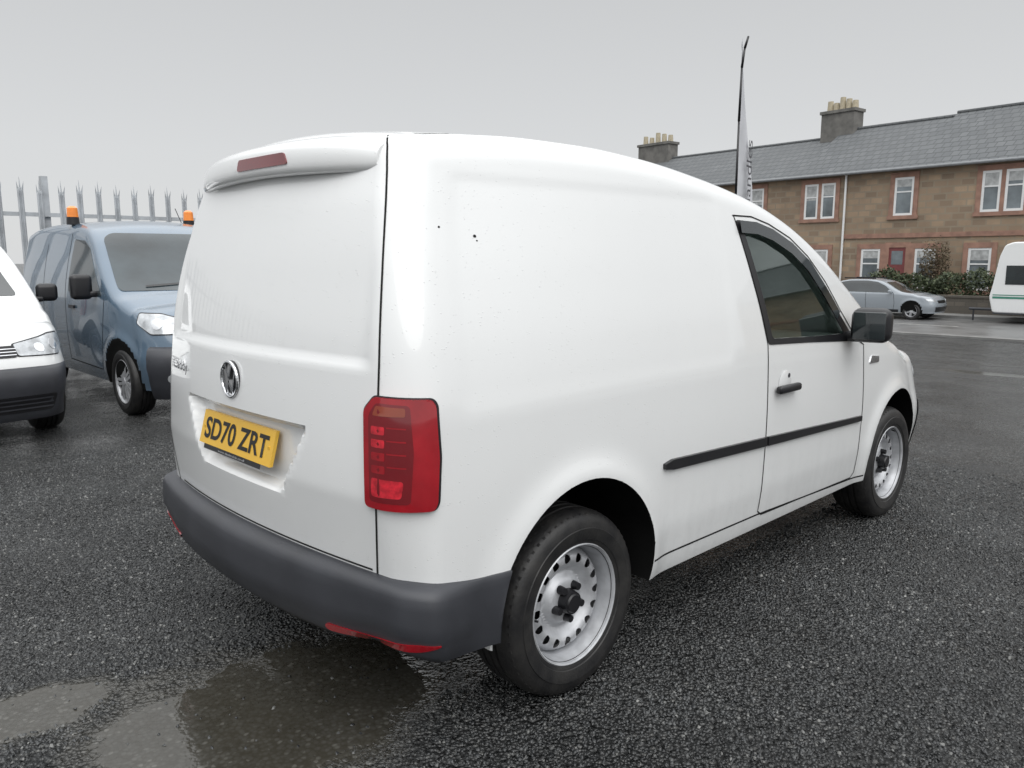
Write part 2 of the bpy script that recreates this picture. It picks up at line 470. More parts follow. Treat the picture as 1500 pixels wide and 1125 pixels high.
def text_mesh(name,txt,width,height,origin,X,Y,mat,parent,ext=.001,off=0.0):
    cu=bpy.data.curves.new(name,'FONT');cu.body=txt;cu.align_x='CENTER';cu.align_y='CENTER';cu.extrude=0;cu.offset=off
    t=bpy.data.objects.new(name,cu);scene.collection.objects.link(t)
    bpy.context.view_layer.update()
    me=bpy.data.meshes.new_from_object(t.evaluated_get(bpy.context.evaluated_depsgraph_get()));bpy.data.objects.remove(t)
    co=np.array([v.co[:] for v in me.vertices]);mn=co.min(0);mx=co.max(0);c=(mn+mx)/2
    X=Vector(X);Y=Vector(Y);Z=X.cross(Y)
    for v in me.vertices:
        u=(v.co.x-c[0])/(mx[0]-mn[0])*width;w_=(v.co.y-c[1])/(mx[1]-mn[1])*height
        v.co=Vector(origin)+X*u+Y*w_+Z*ext
    me.materials.clear();me.materials.append(mat)
    o=bpy.data.objects.new(name,me);scene.collection.objects.link(o);o.parent=parent;return o

# ------------------------------------------------------------------ main van (small panel van)
WZ=[(.24,.845),(.32,.866),(.40,.878),(.5,.888),(.75,.893),(1.0,.885),(1.2,.866),(1.4,.832),(1.6,.788),(1.75,.75),(1.86,.72)]
CAD=dict(zt=[(-.65,1.852),(-.4,1.877),(-.1,1.888),(.2,1.886),(.5,1.870),(.85,1.830),(1.25,1.757),(1.52,1.672),(1.78,1.55),(2.0,1.41),(2.2,1.28),(2.4,1.165),(2.55,1.088),(2.75,1.045),(2.95,1.00),(3.1,.95)],
 w=WZ,wf=[(-.7,.985),(-.2,1),(2.2,1),(2.6,.99),(2.9,.965),(3.1,.93)],x0=-.57,x1=3.0,zb=.29,ns=104,nx=150,mc=72,lscale=.945,
 arches=[(0,.36,.395),(2.68,.36,.385)],rear=dict(n=10,phi=80,Ry=.135,Rx=.125,Rz=.05),front=dict(n=12,phi=78,Ry=.30,Rx=.34,Rz=.12),
 rlean=[(.3,0),(.8,0),(1.18,.025),(1.42,.065),(1.6,.11),(1.72,.15),(1.87,.19)],flean=[(.3,.04),(.5,0),(.62,.02),(.75,.07),(.9,.16),(1.0,.22)],rbow=.08,fbow=.11,panel=True,tailgate=True,crown=.045,rho=.085)
van=empty('panel_van')
WOUT=[(1.035,1.615),(1.17,1.612),(1.306,1.585),(1.47,1.53),(1.61,1.45),(1.75,1.335),(1.88,1.205),(2.05,1.055),(1.60,1.082),(1.19,1.10)]
WIN=[(1.085,1.583),(1.18,1.582),(1.30,1.557),(1.45,1.503),(1.58,1.425),(1.71,1.315),(1.82,1.205),(1.93,1.10),(1.60,1.108),(1.225,1.124)]
body,bvh=make_body(CAD,'body',[M['white'],M['liner'],M['headliner']],van,WIN)
for fr,sd in ((SIDE_R,'right'),(SIDE_L,'left')):
    s=-1 if sd=='right' else 1
    decal(bvh,fr,roundpoly(WOUT,.02),'window_surround_'+sd,M['black'],van,.003,.04,[roundpoly(WIN,.02)])
    decal(bvh,fr,roundpoly(WIN,.02),'window_glass_'+sd,M['glass'],van,-.006,.05,emb=.0)
    ribbon(bvh,fr,[(1.05,1.588),(1.18,1.585),(1.306,1.56),(1.46,1.505),(1.60,1.427),(1.73,1.31),(1.85,1.19)],.05,'wind_deflector_'+sd,M['glassdark'],van,.015)
    ribbon(bvh,fr,[(1.03,1.63),(1.185,1.10),(1.178,.75),(1.172,.375),(1.21,.352),(2.14,.335),(2.17,.36),(2.178,.7),(2.16,1.03),(2.08,1.06)],.006,'door_gap_'+sd,M['seam'],van)
    ribbon(bvh,fr,[(1.02,1.632),(1.17,1.632),(1.31,1.605),(1.48,1.55),(1.625,1.47),(1.77,1.352),(1.90,1.215),(2.06,1.075)],.006,'door_top_gap_'+sd,M['seam'],van)
    for a,b,nm in (((.43,.717),(1.168,.69),'rear'),((1.184,.689),(2.155,.652),'front')):
        h=.019; t=.05 if nm=='rear' else 0.0
        poly=[(a[0],a[1]-h*.5),(a[0]+t,a[1]-h),(b[0],b[1]-h),(b[0],b[1]+h),(a[0]+t,a[1]+h),(a[0],a[1]+h*.5)] if t else [(a[0],a[1]-h),(b[0],b[1]-h*.7),(b[0],b[1]+h*.7),(a[0],a[1]+h)]
        decal(bvh,fr,poly,'side_moulding_%s_%s'%(nm,sd),M['black'],van,.014,.05)
    ribbon(bvh,fr,[(.40,.365),(1.17,.36),(2.28,.322)],.008,'sill_line_'+sd,M['seam'],van,.001)
    yy=caster(bvh,fr)(1.33,.9).y
    k=MB()
    k.cyl((1.33,yy+s*.001,.925),(1.33,yy+s*.0025,.925),.055,.05,n=28)
    k.obj('handle_cup_'+sd,M['white'],van,True,30)
    rbox('door_handle_'+sd,(1.33,yy+s*.022,.903),(.19,.03,.034),.012,M['black'],van)
    k=MB();k.cyl((1.36,yy,.955),(1.36,yy+s*.004,.955),.010,n=20);k.obj('lock_'+sd,M['bumper'],van,True,30)
    decal(bvh,fr,roundpoly([(2.235,.925),(2.36,.925),(2.36,.955),(2.26,.965)],.01),'side_repeater_'+sd,M['chrome'],van,.004,.03)
    rbox('mirror_'+sd,(1.965,s*.995,1.145),(.11,.18,.165),.045,M['black'],van,6,(0,0,s*-.15))
    rbox('mirror_glass_'+sd,(1.911,s*.995+s*.008,1.145),(.01,.145,.13),.004,M['glassdark'],van,2,(0,0,s*-.15))
    rbox('mirror_arm_'+sd,(1.99,s*.905,1.085),(.09,.10,.05),.02,M['black'],van,3)
# small stone chips in the paint
for (x,z,r_) in ((-.36,1.523,.006),(-.355,1.510,.003),(-.483,1.546,.004)):
    decal(bvh,SIDE_R,[(x+r_*math.cos(a),z+r_*.8*math.sin(a)) for a in (0,.9,1.7,2.9,3.8,5.2)],'paint_chip',M['seam'],van,.001,.01)
for sy in (-.36,.33):
    rbox('seat_back',(1.32,sy,1.05),(.14,.46,.52),.06,M['seat'],van,4,(0,-.15,0))
    rbox('headrest',(1.27,sy,1.40),(.09,.24,.17),.04,M['seat'],van,4,(0,-.1,0))
k=MB()
for i in range(28):
    a0=2*math.pi*i/28;a1=2*math.pi*(i+1)/28
    f=lambda a:(1.72+.06*math.sin(a),-.36+.18*math.cos(a),1.10+.17*math.sin(a))
    k.cyl(f(a0),f(a1),.014,n=8)
k.obj('steering_wheel',M['black'],van,True)
rbox('underbody',(1.2,0,.27),(3.2,1.40,.12),.03,M['liner'],van,2)
decal(bvh,FRONT,roundpoly([(-.70,1.14),(.66,1.14),(.57,1.54),(.5,1.60),(-.54,1.60),(-.60,1.54)],.04),'windscreen',M['glassdark'],van,.008,.05)
for s,sd in ((-1,'right'),(1,'left')):
    D=Vector((-.87,-s*.49,0)).normalized();U=Vector((-D.y,D.x,0))
    fr=(Vector((3.2,s*.6,0))-D*1.5,U,Vector((0,0,1)),D)
    g=s*(1 if U.y>0 else -1)
    poly=[(g*-.25,.71),(g*.10,.70),(g*.20,.77),(g*.19,.86),(g*.05,.86),(g*-.25,.80)]
    decal(bvh,fr,roundpoly([(x*1.04,(z-.78)*1.12+.78) for x,z in poly],.02),'headlamp_edge_'+sd,M['black'],van,.004,.03)
    decal(bvh,fr,roundpoly(poly,.02),'headlamp_'+sd,M['lamplens'],van,.012,.03)
    for u,z,r in ((g*.05,.782,.045),(g*-.09,.765,.035)):
        decal(bvh,fr,[(u+r*math.cos(a/12*6.283),z+r*math.sin(a/12*6.283)) for a in range(12)],'headlamp_lens_'+sd,M['chrome'],van,.016,.03)
decal(bvh,FRONT,roundpoly([(-.40,.70),(.40,.70),(.42,.79),(-.42,.79)],.015),'grille',M['black'],van,.006,.04)
for z in (.722,.745,.768): ribbon(bvh,FRONT,[(-.40,z),(.40,z)],.006,'grille_bar',M['chrome'],van,.012)
def foff(h,s,off): return (.20+s*(.62-.20),off*sst(3.12,3.40,h.x)+.003)
th=[math.radians(a) for a in np.linspace(-52,52,110)]
fbo=wrap(bvh,2.55,th,[(1.0,-.02),(.99,.02),(.94,.045),(.8,.055),(.6,.055),(.45,.05),(.3,.045),(.1,.03),(0,-.0),(0,-.2)],foff,'front_bumper',M['bumper'],van,arch=(2.68,.36,.385))
bm=bmesh.new();bm.from_mesh(fbo.data);fbv=BVHTree.FromBMesh(bm);bm.free()
decal(fbv,FRONT,roundpoly([(-.62,.27),(.62,.27),(.66,.40),(-.66,.40)],.03),'lower_grille',M['black'],van,.005,.05)
for z in (.30,.335,.37): ribbon(fbv,FRONT,[(-.62,z),(.62,z)],.012,'lower_grille_bar',M['bumper'],van,.014)
# rear bumper
def roff(h,s,off):
    t=1-sst(-.68,-.43,h.x)
    zhi=.548+.032*t; zlo=.335+.012*t+.042*math.exp(-((abs(h.y)-.72)/.14)**2)*t
    return (zlo+s*(zhi-zlo),off*(.10+.90*t)+(.006 if off>0 else 0))
th=[math.radians(a) for a in np.linspace(102,258,170)]
RB=[(1.0,-.03),(1.0,.012),(.985,.030),(.93,.055),(.85,.066),(.72,.072),(.5,.075),(.36,.074),(.27,.064),(.22,.060),(.10,.052),(.0,.03),(-.02,-.05),(-.0,-.25)]
bump_o=wrap(bvh,-.15,th,RB,roff,'rear_bumper',M['bumper'],van,arch=(0,.36,.395),zmin=.52)
bm=bmesh.new();bm.from_mesh(bump_o.data);bbvh=BVHTree.FromBMesh(bm);bm.free()
for s,sd in ((-1,'right'),(1,'left')):
    V=[];F=[];n_=34
    for i in range(n_+1):
        t=i/n_;a=math.radians(180-s*(41.5+21*t)) if s>0 else math.radians(180+41.5+21*t)
        if s>0: a=math.radians(180-41.5-21*t)
        d=Vector((math.cos(a),math.sin(a),0));zc=.386+.030*t**1.3;hh=.0115*min(1,(1-t)/.18+.15)*min(1,t/.05+.3)
        for dz,of in ((-hh,-.002),(-hh,.006),(hh,.006),(hh,-.002)):
            h=bbvh.ray_cast(Vector((-.15,0,zc+dz))+d*3,-d)[0]
            V.append(Vector((h.x,h.y,zc+dz))+d*of)
    for i in range(n_):
        for j in range(3): F.append((i*4+j,i*4+j+1,(i+1)*4+j+1,(i+1)*4+j))
    mkobj('reflector_'+sd,V,F,M['lampbase'],van,False)
for fr,sd in ((DIAG_R,'right'),(DIAG_L,'left')):
    du=0. if sd=='right' else .11
    LP=[(.028,1.094),(.185,1.088),(.198,1.07),(.206,.93),(.201,.805),(.191,.787),(.004,.79),(-.004,.80),(-.004,1.055)]
    sh=lambda L: [(x+du,z) for x,z in L]
    decal(bvh,fr,roundpoly(sh([(x*1.03-.002,(z-.94)*1.02+.94) for x,z in LP]),.012),'tail_lamp_edge_'+sd,M['black'],van,.006,.02)
    decal(bvh,fr,roundpoly(sh(LP),.010),'tail_lamp_'+sd,M['lampbase'],van,.018,.02)
    decal(bvh,fr,roundpoly(sh([(.012,.81),(.13,.81),(.14,.95),(.13,1.075),(.035,1.080),(.012,1.045)]),.012),'lamp_cluster_'+sd,M['lampdark'],van,.0184,.02)
    decal(bvh,fr,roundpoly(sh([(.024,1.045),(.118,1.045),(.118,1.068),(.035,1.072)]),.006),'indicator_'+sd,M['amber'],van,.0190,.02)
    for i,z in enumerate((1.005,.970,.935,.900)):
        decal(bvh,fr,roundpoly(sh([(.020,z-.010),(.060,z-.010),(.060,z+.012),(.020,z+.012)]),.005),'lamp_cell_'+sd,M['lampbase'] if i>1 else M['lampbright'],van,.0191,.02)
        ribbon(bvh,fr,sh([(.066,z+.010),(.120,z+.008)]),.004,'lamp_cell_line_'+sd,M['lampbase'],van,.0192)
    decal(bvh,fr,roundpoly(sh([(.018,.825),(.105,.825),(.112,.872),(.018,.877)]),.010),'lamp_cell_low_'+sd,M['lampbright'],van,.0191,.02)
    ribbon(bvh,fr,[(.018,.57),(.028,.80),(.036,1.0),(.043,1.18),(.048,1.42),(.050,1.62),(.049,1.70),(.046,1.77),(.040,1.81)],.006,'tailgate_gap_'+sd,M['seam'],van)
ribbon(bvh,REAR,[(-.70,.588),(.60,.588)],.006,'tailgate_bottom_gap',M['seam'],van)
# spoiler
YR,YL=.600,.55
ys=np.linspace(-YR,YL,61);SV=[];SF=[]
def raydown(x,y): return bvh.ray_cast(Vector((x,y,3)),Vector((0,0,-1)))[0].z
for y in ys:
    t=abs(y)/(YR if y<0 else YL); xt=-.655+.078*t**3
    zc=1.822-.026*t**2-.010*t**6
    lo=.105-.02*t**4
    pr=[(-.30,raydown(-.30,y)-.002),(-.34,raydown(-.34,y)+.002),(-.45,raydown(-.45,y)+.003),(xt+.07,zc+.008),(xt+.035,zc-.002),(xt+.016,zc-.014),(xt+.004,zc-.032),(xt,zc-lo+.022),(xt+.006,zc-lo+.006),(xt+.018,zc-lo),(-.50,zc-lo+.006),(-.38,zc-.085)]
    SV+=[(a,y,b) for a,b in pr]
m=12
for i in range(len(ys)-1):
    for k_ in range(m-1): SF.append((i*m+k_,i*m+k_+1,(i+1)*m+k_+1,(i+1)*m+k_))
SF+= [tuple(range(m))[::-1],tuple(range((len(ys)-1)*m,len(ys)*m))]
sp=mkobj('roof_spoiler',SV,SF,M['white'],van,True,sharp=50)
bm=bmesh.new();bm.from_mesh(sp.data);bmesh.ops.recalc_face_normals(bm,faces=bm.faces);bm.to_mesh(sp.data);sbvh=BVHTree.FromBMesh(bm);bm.free()
sp.data.set_sharp_from_angle(angle=math.radians(50))
# dark joint between spoiler end and roof pillar
for ye,s in ((-YR,-1),(YL,1)):
    k=MB()
    pts=[(-.32,raydown(-.32,ye+s*.012)+.001),(-.45,raydown(-.45,ye+s*.012)+.001)]
    zz=raydown(-.50,ye+s*.012)
    k.add([(a,ye+s*.003,b) for a,b in pts]+[(a,ye+s*.010,b) for a,b in pts],[(0,1,3,2)])
    k.obj('spoiler_joint',M['seam'],van)
decal(sbvh,REAR,roundpoly([(-.235,1.745),(.095,1.745),(.085,1.782),(-.215,1.782)],.012),'brake_light',M['lampdark'],van,.004,.03)
# number plate
tilt=.03
plate=MB()
def pl(y,z,d=0): return (-.757+tilt*(z-.87)/.11-d,y,z)
plate.add([pl(-.26,.815),pl(.26,.815),pl(.26,.926),pl(-.26,.926),pl(-.26,.815,-.012),pl(.26,.815,-.012),pl(.26,.926,-.012),pl(-.26,.926,-.012)],[(0,1,2,3)[::-1],(4,5,6,7),(0,4,5,1),(1,5,6,2),(2,6,7,3),(3,7,4,0)],0)
plate.add([pl(-.20,.798,-.002),pl(.22,.798,-.002),pl(.22,.822,-.002),pl(-.20,.822,-.002)],[(0,3,2,1)],1)
for sy in (-.235,.235): plate.cyl(pl(sy,.87,-.002),pl(sy,.87,.0015),.007,n=12,mi=0)
plate.obj('number_plate',[M['yellow'],M['black']],van)
Yd=Vector((tilt/.11,0,1)).normalized()
text_mesh('plate_text','SD70 ZRT',.46,.076,pl(0,.8705),(0,-1,0),Yd,M['platetxt'],van,.0015,.022)
text_mesh('holder_text','www.dealership.co.uk',.20,.010,pl(.0,.806,.001),(0,-1,0),Yd,M['chrome'],van,.001)
# badge
bc=caster(bvh,REAR)(0,1.065); k=MB()
bx=bc.x-.004
k.cyl((bx+.01,0,1.065),(bx,0,1.065),.062,n=40,mi=1)
def seg(a,b,w_=.008):
    a=Vector(a);b=Vector(b);d=(b-a).normalized();n_=Vector((-d.y,d.x))*w_/2
    P_=[a-n_,a+n_,b+n_,b-n_]; fr_=[(bx-.007,-p.x,1.065+p.y) for p in P_];bk=[(bx+.002,-p.x,1.065+p.y) for p in P_]
    k.add(fr_+bk,[(0,1,2,3),(4,7,6,5),(0,4,5,1),(1,5,6,2),(2,6,7,3),(3,7,4,0)],0)
for a,b in (((-.022,.048),(0,.004)),((0,.004),(.022,.048)),((-.046,.028),(-.02,-.046)),((-.02,-.046),(0,-.004)),((0,-.004),(.02,-.046)),((.02,-.046),(.046,.028))): seg(a,b)
for i in range(40):
    a0=6.2832*i/40;a1=6.2832*(i+1)/40
    k.cyl((bx-.003,.058*math.cos(a0),1.065+.058*math.sin(a0)),(bx-.003,.058*math.cos(a1),1.065+.058*math.sin(a1)),.0055,n=8,mi=0,caps=False)
k.obj('badge',[M['chrome'],M['black']],van,True,40)
tc_=caster(bvh,REAR)(.48,1.06);tc2=caster(bvh,REAR)(.58,1.06)
text_mesh('lettering','Caddy',.20,.05,(tc_.x-.002,.48,1.06),(tc_-tc2).normalized(),(0,0,1),M['chrome'],van,.006,.01)
for x,nm in ((0,'rear'),(2.68,'front')):
    for s in (-1,1): add_wheel('steel',(x,s*.838 if s<0 else .79,.315),s>0,van,'wheel_%s_%s'%(nm,'left' if s>0 else 'right'))

def clone(src,name,loc,rz):
    e=empty(name,loc,rz)
    for c in src.children:
        o=bpy.data.objects.new(c.name,c.data);scene.collection.objects.link(o);o.parent=e
        o.location=c.location;o.rotation_euler=c.rotation_euler
    return e
clone(van,'panel_van.001',(-.79,7.95,0),-math.pi/2)

# ------------------------------------------------------------------ blue van
bv=empty('panel_van.002',(1.50,8.08,0),-math.pi/2)
DOB=dict(zt=[(-.7,1.80),(-.3,1.86),(.5,1.89),(1.2,1.88),(1.65,1.82),(1.9,1.71),(2.2,1.48),(2.5,1.25),(2.66,1.16),(2.85,1.12),(3.05,1.07),(3.2,1.0)],
 w=[(.24,.86),(.4,.89),(.75,.905),(1.0,.90),(1.2,.88),(1.4,.845),(1.6,.80),(1.9,.74)],wf=[(-.7,.99),(-.2,1),(2.3,1),(2.7,.985),(3.2,.92)],x0=-.6,x1=3.08,zb=.27,ns=60,nx=90,mc=40,
 arches=[(0,.36,.385),(2.75,.35,.375)],rear=dict(n=6,phi=80,Ry=.08,Rx=.08,Rz=.05),front=dict(n=10,phi=78,Ry=.28,Rx=.32,Rz=.12),
 rlean=[(.3,0),(1,0),(1.8,.06)],flean=[(.3,.05),(.5,0),(.7,.03),(.85,.09),(1.0,.18),(1.1,.22)],rbow=.05,fbow=.12,flare=.02,crown=.05,rho=.10)
bbody,bb=make_body(DOB,'body',[M['blue'],M['liner'],M['liner']],bv)
M['bglass']=simple('windscreen_glass',(.030,.042,.048),.05,spec=.5,coat=.2,var=.6,nscale=1.5)
decal(bb,FRONT,roundpoly([(-.80,1.155),(.80,1.155),(.70,1.66),(.6,1.72),(-.6,1.72),(-.70,1.66)],.05),'windscreen',M['bglass'],bv,.010,.05)
ribbon(bb,FRONT,[(-.55,1.20),(-.05,1.23)],.012,'wiper',M['black'],bv,.03);ribbon(bb,FRONT,[(.05,1.20),(.6,1.24)],.012,'wiper',M['black'],bv,.03)
for fr,sd,s in ((SIDE_R,'right',-1),(SIDE_L,'left',1)):
    decal(bb,fr,roundpoly([(1.28,1.12),(2.36,1.10),(2.12,1.32),(1.86,1.56),(1.66,1.64),(1.32,1.66)],.04),'side_window_'+sd,M['bglass'],bv,.004,.05)
    ribbon(bb,fr,[(1.2,1.72),(1.18,1.1),(1.2,.4),(2.22,.38),(2.34,.75),(2.42,1.08)],.009,'door_gap_'+sd,M['seam'],bv)
    ribbon(bb,fr,[(.35,1.62),(.35,.45)],.009,'slide_gap_'+sd,M['seam'],bv)
    rbox('mirror_'+sd,(2.18,s*1.02,1.19),(.12,.19,.24),.045,M['black'],bv,5)
    rbox('mirror_arm_'+sd,(2.2,s*.92,1.12),(.08,.10,.06),.02,M['black'],bv,3)
    decal(bb,fr,roundpoly([(1.35,.95),(1.52,.95),(1.52,.985),(1.35,.985)],.01),'handle_'+sd,M['black'],bv,.02,.04)
    D=Vector((-.80,-s*.6,0)).normalized();U=Vector((-D.y,D.x,0));g=s*(1 if U.y>0 else -1)
    fr2=(Vector((3.25,s*.62,0))-D*1.5,U,Vector((0,0,1)),D)
    poly=[(g*-.30,.80),(g*.12,.79),(g*.27,.88),(g*.25,.97),(g*.05,.965),(g*-.30,.88)]
    decal(bb,fr2,roundpoly([(x*1.04,(z-.89)*1.10+.89) for x,z in poly],.02),'headlamp_edge_'+sd,M['black'],bv,.006,.03)
    decal(bb,fr2,roundpoly(poly,.02),'headlamp_'+sd,M['lamplens'],bv,.014,.03)
    for u,z,r in ((g*.07,.88,.05),(g*-.10,.85,.038)):
        decal(bb,fr2,[(u+r*math.cos(a/12*6.283),z+r*math.sin(a/12*6.283)) for a in range(12)],'headlamp_lens_'+sd,M['chrome'],bv,.018,.03)
decal(bb,FRONT,roundpoly([(-.34,.82),(.34,.82),(.38,.90),(-.38,.90)],.02),'grille',M['black'],bv,.006,.04)
th=[math.radians(a) for a in np.linspace(-50,50,80)]
def foff2(h,s,off): return (.20+s*(.68-.20),off*sst(2.95,3.25,h.x)+.012)
bfo=wrap(bb,2.6,th,[(1.0,-.02),(.99,.02),(.94,.05),(.8,.06),(.6,.06),(.45,.05),(.3,.055),(.1,.03),(0,0),(0,-.2)],foff2,'front_bumper',M['bumper'],bv,arch=(2.75,.35,.375))
bm=bmesh.new();bm.from_mesh(bfo.data);bfv=BVHTree.FromBMesh(bm);bm.free()
decal(bfv,FRONT,roundpoly([(-.5,.30),(.5,.30),(.55,.44),(-.55,.44)],.03),'lower_grille',M['black'],bv,.005,.05)
for sy in (-.68,.68): decal(bfv,FRONT,[(sy+.055*math.cos(a/14*6.283),.40+.05*math.sin(a/14*6.283)) for a in range(14)],'fog_lamp',M['lamplens'],bv,.006,.03)
for x,y in ((1.05,-.72),(1.12,.50)):
    k=MB();k.cyl((x,y,1.82),(x,y,1.90),.065,.06,n=20,mi=1);k.cyl((x,y,1.90),(x,y,1.995),.058,.053,n=20);k.cyl((x,y,1.995),(x,y,2.015),.053,.03,n=20)
    k.obj('beacon',[M['beacon'],M['black']],bv,True,40)
k=MB();k.cyl((1.45,.28,1.86),(1.30,.28,2.02),.005,n=6);k.cyl((1.5,.6,1.85),(1.2,.6,1.90),.004,n=6);k.obj('antenna',M['black'],bv)
for x in (0,2.75):
    for s in (-1,1): add_wheel('alloy07',(x,s*.862,.315),s>0,bv,'wheel')

# ------------------------------------------------------------------ street car
car=empty('parked_car',(29.95,8.25+2.65,-.775),-math.pi/2)
SUV=dict(zt=[(-.75,1.16),(-.55,1.31),(-.3,1.41),(.3,1.48),(1.0,1.49),(1.45,1.43),(1.75,1.30),(2.1,1.11),(2.3,1.04),(2.8,.98),(3.1,.90)],
 w=[(.24,.84),(.4,.88),(.7,.905),(.9,.90),(1.0,.86),(1.2,.78),(1.5,.66)],wf=[(-.7,.95),(-.2,1),(2.3,1),(2.7,.98),(3.2,.90)],x0=-.5,x1=3.0,zb=.25,ns=44,nx=80,mc=30,
 arches=[(0,.35,.37),(2.65,.35,.37)],rear=dict(n=6,phi=80,Ry=.15,Rx=.22,Rz=.08),front=dict(n=8,phi=78,Ry=.28,Rx=.34,Rz=.12),
 rlean=[(.3,.05),(.6,0),(1.0,.05),(1.4,.3)],flean=[(.3,.05),(.5,0),(.7,.05),(.95,.22)],rbow=.06,fbow=.12,flare=.02,crown=.04,rho=.10)
cb,cbv=make_body(SUV,'body',[M['silver'],M['liner'],M['liner']],car)
for fr,sd in ((SIDE_R,'right'),(SIDE_L,'left')):
    decal(cbv,fr,roundpoly([(-.25,1.10),(.2,.98),(1.98,.97),(1.66,1.22),(1.35,1.36),(.95,1.41),(.3,1.40),(-.1,1.33)],.04),'side_windows_'+sd,M['glassdark'],car,.004,.06)
    for pl_ in ([(.95,1.4),(.98,.97),(1.0,.35)],[(.05,1.35),(.15,.98),(.4,.6),(.42,.4)],[(2.0,.97),(2.05,.6),(2.02,.35)]): ribbon(cbv,fr,pl_,.012,'door_gap_'+sd,M['seam'],car)
    decal(cbv,fr,[(.45,.26),(2.2,.26),(2.2,.36),(.45,.36)],'sill_cladding_'+sd,M['black'],car,.01,.08)
    s=-1 if sd=='right' else 1
    rbox('mirror_'+sd,(1.9,s*.98,1.02),(.12,.18,.12),.04,M['silver'],car,4)
    D=Vector((-.80,-s*.6,0)).normalized();U=Vector((-D.y,D.x,0));g=s*(1 if U.y>0 else -1)
    decal(cbv,(Vector((3.2,s*.6,0))-D*1.5,U,Vector((0,0,1)),D),roundpoly([(g*-.15,.68),(g*.15,.70),(g*.26,.78),(g*-.12,.76)],.02),'headlamp_'+sd,M['lamplens'],car,.01,.04)
decal(cbv,FRONT,roundpoly([(-.76,.985),(.76,.985),(.55,1.36),(-.55,1.36)],.05),'windscreen',M['glassdark'],car,.02,.06)
decal(cbv,FRONT,roundpoly([(-.5,.30),(.5,.30),(.6,.48),(-.6,.48)],.03),'lower_grille',M['black'],car,.01,.05)
decal(cbv,FRONT,roundpoly([(-.35,.62),(.35,.62),(.4,.72),(-.4,.72)],.03),'grille',M['black'],car,.01,.05)
for x in (0,2.65):
    for s in (-1,1): add_wheel('alloy05',(x,s*.84,.315),s>0,car,'wheel')
k=MB()
for s in (-1,1): k.box((0.0,s*.56-.015,1.47),(1.2,s*.56+.015,1.515),0)
k.obj('roof_rails',M['black'],car)

# ------------------------------------------------------------------ ground
def ramp(nt,v,els):
    rp=N(nt,'ShaderNodeValToRGB');nt.links.new(v,rp.inputs[0]);e=rp.color_ramp.elements
    e[0].position=els[0][0];e[0].color=(*els[0][1],1);e[1].position=els[-1][0];e[1].color=(*els[-1][1],1)
    for p_,c_ in els[1:-1]:
        x=e.new(p_);x.color=(*c_,1)
    return rp.outputs[0]
CH=[(0,(.018,.0195,.0205)),(.55,(.046,.049,.051)),(.9,(.086,.089,.089)),(1,(.24,.24,.23))]
def ground_mat():
    m,nt,b=newmat('wet_gravel')
    g=N(nt,'ShaderNodeNewGeometry');p=g.outputs['Position']
    v=N(nt,'ShaderNodeTexVoronoi');v.inputs['Scale'].default_value=72;nt.links.new(p,v.inputs['Vector'])
    v2=N(nt,'ShaderNodeTexVoronoi');v2.inputs['Scale'].default_value=34;nt.links.new(p,v2.inputs['Vector'])
    sp=N(nt,'ShaderNodeSeparateColor');nt.links.new(v.outputs['Color'],sp.inputs[0])
    c0=ramp(nt,sp.outputs[0],CH)
    big=noise(nt,p,.55,5,.6);mid=noise(nt,p,4,4)
    c1=mixc(nt,mapr(nt,big,.35,.68,0.,.45),c0,(.082,.082,.079))
    damp=mapr(nt,noise(nt,p,.9,6,.65),.42,.60,.62,1.)
    c1=mixc(nt,1.,c1,damp,'MULTIPLY')
    gap=mapr(nt,v.outputs['Distance'],.35,.75,1.,.35)
    c1=mixc(nt,1.,c1,gap,'MULTIPLY')
    s=N(nt,'ShaderNodeSeparateXYZ');nt.links.new(p,s.inputs[0])
    nz=noise(nt,p,2.6,6,.65)
    def puddle(cx,cy,rx,ry,am=.6):
        a=math_(nt,'DIVIDE',math_(nt,'SUBTRACT',s.outputs[0],cx),rx);c=math_(nt,'DIVIDE',math_(nt,'SUBTRACT',s.outputs[1],cy),ry)
        d=math_(nt,'SQRT',math_(nt,'ADD',math_(nt,'MULTIPLY',a,a),math_(nt,'MULTIPLY',c,c)))
        return mapr(nt,math_(nt,'ADD',d,math_(nt,'MULTIPLY',math_(nt,'SUBTRACT',nz,.5),am*2)),1.05,.75)
    pm=puddle(-.78,-.22,.68,.50)
    for a in ((-1.35,.30,.26,.18),(-1.9,1.3,.5,.3),(15.,4.6,1.6,.6),(12.,.9,.5,1.1)): pm=math_(nt,'MAXIMUM',pm,puddle(*a))
    c2=mixc(nt,mid,(.040,.036,.026),(.075,.068,.052))
    stones=mixc(nt,.35,c2,c1)
    nt.links.new(mixc(nt,mapr(nt,pm,0.,1.,0.,.9),c1,stones),b.inputs['Base Color'])
    wet=math_(nt,'ADD',mapr(nt,noise(nt,p,1.3,5),.35,.65,.12,.38),mapr(nt,sp.outputs[1],0.,1.,-.05,.12))
    r=N(nt,'ShaderNodeMix');nt.links.new(mapr(nt,pm,.0,.9),r.inputs[0]);nt.links.new(wet,r.inputs[2]);r.inputs[3].default_value=.03
    nt.links.new(r.outputs[0],b.inputs['Roughness'])
    b.inputs['IOR'].default_value=1.5
    hs=math_(nt,'ADD',math_(nt,'MULTIPLY',v.outputs['Distance'],-1.),math_(nt,'MULTIPLY',v2.outputs['Distance'],-1.))
    hs=math_(nt,'ADD',hs,math_(nt,'MULTIPLY',noise(nt,p,7,3),1.))
    inv=mapr(nt,pm,0.,1.,1.,.012)
    bump(nt,b,math_(nt,'MULTIPLY',hs,inv),1.,.024)
    return m
M['ground']=ground_mat()
def gz(x,y=0): return -.78*sst(5.,21.,x)
xs=[-300,-100,-40,-15,-6]+list(np.linspace(-3,5,9))+list(np.linspace(6,22,17))+[30,60,120,400]
